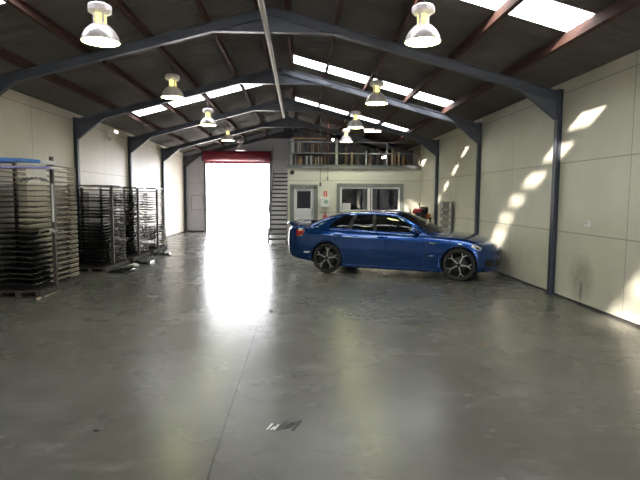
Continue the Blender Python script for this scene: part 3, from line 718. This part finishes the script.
for k in range(5): part('slot_bar', MB().box(-.03, -.006, -.42, .34, .52+k*.19, .59+k*.19).box(-.045, -.03, -.55, -.40, .50+k*.19, .61+k*.19).box(-.045, -.03, .30, .46, .50+k*.19, .61+k*.19), M['cloth'], mr)
for b in (-.5, .5): part('foot', MB().box(-.2, .04, b-.025, b+.025, 0, .06), M['darkgrey'], mr)

# right wall power point
pp = thing('power_point', 'small white power point on the right wall', 'socket', (XR-.001, 7.62, 1.285))
part('plate', MB().bbox(-.03, 0, -.06, .06, -.045, .045, .006), M['white'], pp)
part('switch', MB().box(-.036, -.03, -.04, -.02, .01, .03).box(-.036, -.03, .02, .04, .01, .03), M['cloth'], pp)

# ------------------------------------------------------------ floor marks and litter
mk = thing('scuffed_floor_plate', 'small scuffed dark patch with pale stripes on the floor before the camera', 'floor mark', (-.12, 3.61, 0), -.15)
dk = MB(); lt = MB()
for k in range(4):
    q = -.02 + k*.034; dk.sweep([(-.009, 0), (.009, 0), (.009, .003), (-.009, .003)], (q+.004*(k%2), -.085+.02*(k%3), 0.0), (q+.04, .10-.025*((k*2)%3), 0.0), (0, 0, 1))
for k, (q, l) in enumerate([(-.10, .10), (-.073, .05), (-.05, .09)]):
    lt.sweep([(-.006, 0), (.006, 0), (.006, .003), (-.006, .003)], (q, -.09, 0.0), (q+.02, -.09+l, 0.0), (0, 0, 1))
part('dark_stripes', dk, M['black'], mk); part('pale_stripes', lt, M['white'], mk, 'white scuffs')
for k, (x, y, sz, lb) in enumerate([(-.42, 7.35, .03, 'dark chip of grit on the floor beside the joint'), (-.05, 4.6, .02, 'tiny dark crumb on the floor beyond the striped patch'), (.62, 6.2, .028, 'dark leaf crumb on the floor before the car rear wheel'),
                                   (.80, 6.15, .022, 'smaller dark crumb beside the leaf crumb'), (2.1, 5.6, .03, 'yellowish leaf on the floor before the car front'), (-1.45, 3.55, .025, 'dark crumb on the floor at lower left'), (.32, 2.75, .018, 'dark speck nearest the camera'), (1.45, 8.7, .05, 'dark oily leaf on floor beneath the car sill')]):
    single('floor_litter', MB().sphere((0, 0, sz*.2), sz, 7, 5, (1, .6, .2)), M['black' if k != 4 else 'amber'], lb, 'litter', loc=(x, y, 0), group='litter on the floor')

# ------------------------------------------------------------ the car (x forward, y to its left, z up; near side is y < 0)
car = thing('car', 'blue four-door sedan with dark windows and star-spoke wheels parked nose to the right wall', 'car', (2.247, 11.33, 0), math.radians(-23.3))
WB = 1.415; NOSE, TAIL = 2.15, -2.52
def interp(xs, ys, x):
    # smooth monotone (Fritsch-Carlson) interpolation
    if x <= xs[0]: return ys[0]
    if x >= xs[-1]: return ys[-1]
    n = len(xs); h = [xs[i+1]-xs[i] for i in range(n-1)]; d = [(ys[i+1]-ys[i])/h[i] for i in range(n-1)]
    m = [d[0]] + [0 if d[i-1]*d[i] <= 0 else 2*d[i-1]*d[i]/(d[i-1]+d[i]) for i in range(1, n-1)] + [d[-1]]
    i = max(k for k in range(n-1) if xs[k] <= x); t = (x-xs[i])/h[i]
    return (2*t**3-3*t*t+1)*ys[i] + (t**3-2*t*t+t)*h[i]*m[i] + (-2*t**3+3*t*t)*ys[i+1] + (t**3-t*t)*h[i]*m[i+1]
KX = [-2.52, -2.44, -2.24, -1.9, -1.415, -1.0, -.5, 0, .5, .95, 1.415, 1.75, 1.97, 2.09, 2.15]
KV = dict(
    zb=[.40, .31, .275, .235, .19, .145, .14, .14, .14, .145, .165, .185, .195, .205, .25],
    wm=[.83, .865, .885, .90, .915, .892, .885, .885, .888, .895, .915, .905, .875, .845, .81],
    zs=[.93, .975, .985, .975, .965, .94, .92, .905, .89, .875, .845, .79, .725, .665, .60],
    zc=[.97, 1.035, 1.045, 1.045, 1.03, .96, .93, .92, .92, .935, .915, .865, .80, .725, .63],
    bow=[.20, .20, .16, .10, 0, 0, 0, 0, 0, 0, 0, .06, .16, .26, .30])
def kv(n, x): return interp(KX, KV[n], x)
def section(x):
    zb, wm, zs, zc = (kv(n, x) for n in ('zb', 'wm', 'zs', 'zc'))
    H = zs - zb
    P = [(0, zb), (wm*.5, zb), (wm-.09, zb+.005), (wm-.025, zb+.05), (wm-.006, zb+.30*H), (wm-.004, zb+.58*H), (wm-.022, zb+.80*H), (wm-.030, zb+.86*H), (wm-.075, zs), (wm-.13, zs+.18*(zc-zs)+.006), (wm-.32, zs+.62*(zc-zs)+.004), (wm*.4, zs+.90*(zc-zs)), (0, zc)]
    # refine with Catmull-Rom
    out = []; n = len(P)
    for i in range(n-1):
        p0, p1, p2, p3 = P[max(i-1, 0)], P[i], P[i+1], P[min(i+2, n-1)]
        for k in range(4):
            t = k/4
            out.append(tuple(.5*(2*p1[a] + (p2[a]-p0[a])*t + (2*p0[a]-5*p1[a]+4*p2[a]-p3[a])*t*t + (3*p1[a]-p0[a]-3*p2[a]+p3[a])*t**3) for a in (0, 1)))
    out.append(P[-1]); return out
def bowx(x, y): return (1 if x > 0 else -1) * kv('bow', x) * (abs(y)/.85)**2.6
def side_y(x, z):
    # half width of the body side at (x, z)
    s = section(x)
    best = None
    for (ya, za), (yb, zb) in zip(s[6:40], s[7:41]):
        if min(za, zb) <= z <= max(za, zb) and abs(zb-za) > 1e-6: best = ya + (yb-ya)*(z-za)/(zb-za); break
    return best if best else max(p[0] for p in s)
def top_z(x, y):
    s = section(x); y = abs(y)
    for (ya, za), (yb, zb) in zip(s[24:], s[25:]):
        if yb <= y <= ya: return za + (zb-za)*(y-ya)/(yb-ya - 1e-9)
    return s[-1][1]
NS = 74
XS = [TAIL + (NOSE-TAIL)*i/(NS-1) for i in range(NS)]
body = MB(); rows = []
for x in XS:
    s = section(x)
    half = [(x - bowx(x, y), -y, z) for y, z in s]
    rows.append(half + [(a, -b, c) for a, b, c in half[::-1][1:]])
body.grid(rows)
def fascia(x, bulge):
    s = section(x); g = []
    for t in [k/8 - 1 for k in range(17)]:
        g.append([(x - bowx(x, t*y) + bulge*(1-abs(t)**3)*math.sin(PI*max(0, min(1, (z-s[0][1])/(s[-1][1]-s[0][1]))))**.6, t*y, z) for y, z in s])
    return g
body.grid(fascia(NOSE, .05)); body.grid(fascia(TAIL, -.05))
bo = part('body_shell', body, M['paint'], car)
cut = MB()
for ax in (-WB, WB):
    for sd in (-1, 1):
        cut.prism([(ax + .362*math.cos(2*PI*k/56), .345 + .362*math.sin(2*PI*k/56)) for k in range(56)], 'y', min(sd*.52, sd*1.1), max(sd*.52, sd*1.1))
co = part('cutter', cut, M['black'], car); co.data.materials.clear(); co.data.materials.append(M['black'])
bo.data.materials.append(M['black'])
mod = bo.modifiers.new('b', 'BOOLEAN'); mod.operation = 'DIFFERENCE'; mod.object = co; mod.solver = 'EXACT'
try: mod.material_mode = 'TRANSFER'
except Exception: pass
bpy.context.view_layer.update()
ev = bo.evaluated_get(bpy.context.evaluated_depsgraph_get())
me2 = bpy.data.meshes.new_from_object(ev); bo.modifiers.clear(); bo.data = me2
bpy.data.objects.remove(co, do_unlink=True)

# greenhouse rings (half, y >= 0), from front centre to rear centre
BR = [(1.02, 0, .945), (.95, .38, .94), (.74, .705, .925), (.665, .752, .915), (.1, .785, .925), (-.30, .79, .937), (-.385, .79, .94), (-1.0, .78, .965), (-1.44, .755, .99), (-1.88, .68, 1.015), (-2.02, .38, 1.03), (-2.06, 0, 1.035)]
TR = [(.17, 0, 1.345), (.14, .3, 1.34), (.05, .545, 1.31), (-.01, .572, 1.305), (-.2, .588, 1.325), (-.38, .592, 1.332), (-.46, .592, 1.333), (-.85, .586, 1.325), (-1.06, .57, 1.308), (-1.22, .53, 1.295), (-1.30, .3, 1.315), (-1.32, 0, 1.325)]
SUB = 5
def cr(P):
    out = []; n = len(P)
    for i in range(n-1):
        p0, p1, p2, p3 = P[max(i-1, 0)], P[i], P[i+1], P[min(i+2, n-1)]
        if i == 0: p0 = (p2[0], -p2[1], p2[2]) if False else (P[1][0], -P[1][1], P[1][2])
        if i == n-2: p3 = (P[n-2][0], -P[n-2][1], P[n-2][2])
        for k in range(SUB):
            t = k/SUB
            out.append(tuple(.5*(2*p1[a] + (p2[a]-p0[a])*t + (2*p0[a]-5*p1[a]+4*p2[a]-p3[a])*t*t + (3*p1[a]-p0[a]-3*p2[a]+p3[a])*t**3) for a in (0, 1, 2)))
    out.append(P[-1]); return out
Bc, Tc = cr(BR), cr(TR); NC = len(Bc)
SROW = [-.10, .0, .05, .2, .35, .5, .65, .78, .88, .95, 1.0]
def gh(i, s, off=0):
    b, t = Vector(Bc[i]), Vector(Tc[i]); p = b.lerp(t, s)
    n = Vector((p.x+.55, p.y*1.5, .25)) if True else None
    # outward direction in plan, from the ring itself
    i0, i1 = max(i-1, 0), min(i+1, NC-1)
    tg = Vector(Bc[i1]) - Vector(Bc[i0]); out = Vector((-tg.y, tg.x, 0)); out = -out
    if i in (0, NC-1): out = Vector((1 if i == 0 else -1, 0, 0))
    out.normalize(); out = (out + Vector((0, 0, .35))).normalized()
    bul = .045*math.sin(PI*max(0, min(1, s)))
    return p + out*(bul + off)
SEG = {'wind': (0, 2*SUB-1), 'front': (3*SUB, 5*SUB), 'rear': (6*SUB, 7*SUB-1), 'quarter': (7*SUB, 8*SUB), 'back': (9*SUB+1, 11*SUB)}
def is_glass(i, j):
    # column i..i+1, row j..j+1
    for k, (a, b) in SEG.items():
        if a <= i < b:
            lo, hi = (2, 8) if k in ('front', 'rear', 'quarter') else (1, 9)
            return k if lo <= j < hi else None
    return None
def gpt(i, j, sd, off=0):
    p = gh(i, SROW[j], off); return (p.x, p.y*sd, p.z)
shell = MB(); glass = {}
for sd in (-1, 1):
    for i in range(NC-1):
        for j in range(len(SROW)-1):
            q = [gpt(i, j, sd), gpt(i+1, j, sd), gpt(i+1, j+1, sd), gpt(i, j+1, sd)]
            k = is_glass(i, j)
            if k:
                key = k if k in ('wind', 'back') else (k, sd)
                q = [gpt(i, j, sd, -.004), gpt(i+1, j, sd, -.004), gpt(i+1, j+1, sd, -.004), gpt(i, j+1, sd, -.004)]
                glass.setdefault(key, MB()).add(q, [(0, 1, 2, 3)], True)
            elif not ((5*SUB <= i < 6*SUB or i == 7*SUB-1) and 2 <= j < 8):
                shell.add(q, [(0, 1, 2, 3)], True)
            else: glass.setdefault(('pillar' if i < 6*SUB else 'qpillar', sd), MB()).add(q, [(0, 1, 2, 3)], True)
for i in range(NC-1):
    for k in range(12):
        def rp(ii, tt):
            x, y, z = Tc[ii]; top = interp([-1.32, -1.0, -.45, .0, .17], [1.325, 1.362, 1.385, 1.372, 1.345], x)
            return (x, y*tt, z + (top-z)*(1-abs(tt)**2.4))
        t0, t1 = -1 + 2*k/12, -1 + 2*(k+1)/12
        shell.add([rp(i, t0), rp(i+1, t0), rp(i+1, t1), rp(i, t1)], [(0, 1, 2, 3)], True)
part('roof_panel', shell, M['paint'], car)
for k, mb in glass.items():
    if k == 'wind': part('windscreen_glass', mb, M['tint'], car)
    elif k == 'back': part('rear_glass', mb, M['tint'], car)
    elif k[0] == 'pillar': part('centre_pillar', mb, M['black'], car, 'black door pillar')
    elif k[0] == 'qpillar': part('rear_door_pillar', mb, M['black'], car, 'black rear door pillar')
    else: part({'front': 'front_door_glass', 'rear': 'rear_door_glass', 'quarter': 'quarter_glass'}[k[0]], mb, M['tint'], car)
# dark cabin floor so nothing shows through the glass from below, seats and wheel
for (x, y) in ((.0, -.36), (.0, .36), (-.85, -.36), (-.85, .36)):
    part('seat', MB().bbox(x-.16, x-.02, y-.23, y+.23, .90, 1.14, .05).bbox(x-.17, x-.07, y-.12, y+.12, 1.14, 1.25, .03), M['black'], car)

# strips that follow the body side
def strip(pts, w, off=.0015, mat='black', name='panel_gap', sides=(-1, 1), lab=None):
    for sd in sides:
        mb = MB(); L = []; R = []
        P = []
        for (xa, za), (xb, zb) in zip(pts, pts[1:]):
            n = max(2, int(math.hypot(xb-xa, zb-za)/.04))
            P += [(xa+(xb-xa)*k/n, za+(zb-za)*k/n) for k in range(n)]
        P.append(pts[-1])
        for i, (x, z) in enumerate(P):
            a, b = P[max(i-1, 0)], P[min(i+1, len(P)-1)]; dx, dz = b[0]-a[0], b[1]-a[1]; l = math.hypot(dx, dz) or 1
            for q, sg in ((L, 1), (R, -1)):
                X, Z = x - dz/l*w/2*sg, z + dx/l*w/2*sg
                Y = side_y(X, Z); q.append((X - bowx(X, Y), sd*(Y + off), Z))
        mb.grid([L, R]); part(name, mb, M[mat], car, lab)
def patch(poly, off=.003, mat='chrome', name='trim', sides=(-1, 1), lab=None, nx=10, nz=5):
    # poly: four (x, z) corners, bilinear, laid on the body side
    for sd in sides:
        rows = []
        for j in range(nz+1):
            r = []
            for i in range(nx+1):
                u, v = i/nx, j/nz
                X = (poly[0][0]*(1-u)+poly[1][0]*u)*(1-v) + (poly[3][0]*(1-u)+poly[2][0]*u)*v
                Z = (poly[0][1]*(1-u)+poly[1][1]*u)*(1-v) + (poly[3][1]*(1-u)+poly[2][1]*u)*v
                Y = side_y(X, Z); e = off if 0 < i < nx and 0 < j < nz else -.002
                r.append((X - bowx(X, Y), sd*(Y + e), Z))
            rows.append(r)
        part(name, MB().grid(rows), M[mat], car, lab)
strip([(.70, .86), (.74, .70), (.72, .40), (.68, .215)], .008)
strip([(-.345, .90), (-.36, .60), (-.36, .215)], .008)
strip([(-1.36, .92), (-1.30, .76), (-1.10, .62), (-1.00, .42), (-.96, .215)], .008)
strip([(.70, .215), (-.96, .215)], .008)
strip([(2.02, .56), (1.80, .57), (1.76, .52)], .006)
strip([(-1.76, .66), (-1.92, .70), (-2.2, .74)], .006)
# side skirt blade and its pale lower edge
for sd in (-1, 1):
    part('side_skirt', MB().grid([[(x, sd*(side_y(x, z)+o), z) for x in [-1.02 + k*.1 for k in range(21)]] for z, o in ((.225, .001), (.20, .012), (.165, .022), (.15, .016), (.148, -.03))]), M['paint'], car)
# door handles, fender vents, reflectors, badge
for sd in (-1, 1):
    for hx, hz in ((-.18, .835), (-1.17, .86)):
        y = side_y(hx, hz)
        part('door_handle', MB().tube([(hx-.10, sd*(y-.006), hz), (hx-.09, sd*(y+.026), hz), (hx+.08, sd*(y+.026), hz), (hx+.10, sd*(y-.006), hz)], .014, 8), M['paint'], car)
patch([(.80, .735), (.98, .715), (1.0, .755), (.79, .775)], .006, 'black', 'fender_vent')
patch([(.81, .748), (.93, .736), (.93, .752), (.81, .764)], .012, 'chrome', 'vent_bar', lab='chrome vent bar')
patch([(.80, .475), (.90, .475), (.90, .495), (.80, .495)], .004, 'chrome', 'badge', lab='small chrome badge')
patch([(-2.12, .43), (-1.93, .43), (-1.93, .462), (-2.12, .462)], .004, 'white', 'side_marker', lab='pale side marker')
# lamps
patch([(1.68, .690), (1.98, .610), (2.05, .680), (1.72, .775)], .006, 'lens', 'headlamp')
patch([(1.80, .668), (1.94, .632), (1.97, .672), (1.83, .715)], .010, 'black', 'headlamp_inner', lab='dark headlamp bowl')
patch([(-2.36, .79), (-2.10, .845), (-2.08, .95), (-2.36, .955)], .006, 'lensred', 'tail_lamp', lab='red tail lamp')
patch([(-2.34, .790), (-2.15, .812), (-2.15, .832), (-2.34, .812)], .010, 'amber', 'turn_lamp', lab='amber turn lamp')
def nose_patch(y0, y1, z0, z1, mat, name, x=NOSE, off=.006, lab=None, bul=.05):
    s = section(x); rows = []
    zlo, zhi = s[0][1], s[-1][1]; sg = 1 if x > 0 else -1
    for j in range(6):
        z = z0 + (z1-z0)*j/5
        rows.append([])
        for i in range(17):
            y = y0 + (y1-y0)*i/16; hw = max(.05, side_y(x, z)); t = min(1, abs(y)/hw)
            xx = x - bowx(x, y) + sg*(bul*(1-t**3)*math.sin(PI*max(0, min(1, (z-zlo)/(zhi-zlo))))**.6 + off)
            rows[-1].append((xx, y, z))
    part(name, MB().grid(rows), M[mat], car, lab)
nose_patch(-.42, .42, .50, .585, 'black', 'upper_grille')
nose_patch(-.50, .50, .285, .43, 'black', 'lower_grille')
nose_patch(-.78, -.58, .30, .44, 'black', 'fog_lamp_recess'); nose_patch(.58, .78, .30, .44, 'black', 'fog_lamp_recess')
nose_patch(-.19, .19, .45, .55, 'white', 'number_plate', TAIL, .01, bul=.05)
nose_patch(-.72, .72, .38, .42, 'black', 'rear_diffuser', TAIL, .006)
# front lip
part('front_lip', MB().grid([[(2.12 - .30*(abs(y)/.85)**2.6 + o + .03, y, z) for y in [-.80 + k*.1 for k in range(17)]] for z, o in ((.26, 0), (.225, .03), (.205, .02), (.205, -.08))]), M['paint'], car)
# mirrors
for sd in (-1, 1):
    mb = MB().sphere((.50, sd*.90, .985), .1, 16, 10, (.72, 1.0, .70)).tube([(.56, sd*.76, .925), (.54, sd*.83, .95), (.52, sd*.88, .97)], [.035, .03, .03], 8)
    m = part('door_mirror', mb, M['paint'], car)
    part('mirror_glass', MB().sphere((.458, sd*.90, .985), .078, 14, 8, (.45, 1.0, .72)), M['chrome'], m)
# boot wing
wing = []
for k in range(21):
    y = -.74 + k*.074; e = 1 - (abs(y)/.76)**6; zz = 1.098 - .03*(abs(y)/.74)**4; xb = .06*(abs(y)/.74)**2.5
    wing.append([(-2.50+xb, y, zz+.016*e), (-2.46+xb, y, zz+.026*e), (-2.28+xb*.7, y, zz+.020*e), (-2.19+xb*.5, y, zz-.004), (-2.28+xb*.7, y, zz-.012), (-2.50+xb, y, zz-.002), (-2.50+xb, y, zz+.016*e)])
wg = part('boot_wing', MB().grid(wing), M['paint'], car)
for sd in (-1, 1): part('wing_post', MB().bbox(-2.38, -2.22, sd*.62-.05, sd*.62+.05, 1.0, 1.10, .012), M['paint'], wg)
# arch lips, wheel wells
for ax in (-WB, WB):
    for sd in (-1, 1):
        pts = []
        for k in range(41):
            a = math.radians(-14 + 208*k/40); X, Z = ax + .366*math.cos(a), .345 + .366*math.sin(a)
            if Z > kv('zb', X) + .02: pts.append((X, sd*(side_y(X, Z) - .004), Z))
        part('arch_lip', MB().tube(pts, .010, 6), M['paint'], car)
        wl = MB(); P = [(ax + .359*math.cos(math.radians(a)), .345 + .359*math.sin(math.radians(a))) for a in range(-20, 201, 10)]
        wl.grid([[(x, sd*yy, z) for x, z in P] for yy in (.53, .88)])
        part('wheel_well', wl, M['black'], car)
# wheels
def wheel(ax, sd):
    w = thing('wheel', '', 'x'); del w['label']; del w['category']
    w.parent = car; w.location = (ax, sd*.795, .33); w.rotation_euler = (0, random.uniform(0, 1.2), 0)
    o = sd
    part('tyre', MB().lathe([(.262, -.10*o), (.300, -.112*o), (.322, -.10*o), (.33, -.07*o), (.33, .07*o), (.322, .10*o), (.300, .112*o), (.262, .104*o), (.258, .09*o), (.258, -.09*o), (.262, -.10*o)], n=48, axis='y'), M['rubber'], w)
    rim = part('rim', MB().lathe([(.258, .10*o), (.262, .104*o), (.250, .10*o), (.243, .06*o), (.238, -.05*o), (.001, -.05*o)], n=48, axis='y'), M['black'], w, 'black rim barrel')
    part('brake_disc', MB().lathe([(.001, -.02*o), (.16, -.02*o), (.16, .0), (.001, .0)], n=32, axis='y'), M['darkgrey'], w)
    y0, y1 = .070*o, .100*o
    for k in range(5):
        a0 = k*2*PI/5; mb = MB()
        def bar(r0, t0, r1, t1, w0, w1):
            A = Vector((r0*math.cos(a0+t0), 0, r0*math.sin(a0+t0))); B = Vector((r1*math.cos(a0+t1), 0, r1*math.sin(a0+t1)))
            d = (B-A).normalized(); n = Vector((-d.z, 0, d.x))
            vs = []
            for P, ww, dp in ((A, w0, 0), (B, w1, .006*o)):
                for sgn in (-1, 1):
                    for yy in (y0, y1): vs.append((P + n*ww/2*sgn + Vector((0, yy - dp, 0)))[:])
            mb.add(vs, [(0, 1, 3, 2), (4, 6, 7, 5), (0, 4, 5, 1), (2, 3, 7, 6), (0, 2, 6, 4), (1, 5, 7, 3)])
        bar(.03, 0, .18, 0, .030, .017)
        for t in (-1, 1):
            bar(.174, 0, .252, .20*t, .017, .014)
        part('spoke', mb, M['spoke'], w, 'polished forked spoke')
    part('hub_cap', MB().lathe([(.001, .108*o), (.03, .106*o), (.042, .095*o), (.042, .06*o)], n=20, axis='y'), M['black'], w)
M['spoke'] = pm('polished_spoke', (.62, .60, .58), .28, .9, .05)
for ax in (-WB, WB):
    for sd in (-1, 1): wheel(ax, sd)
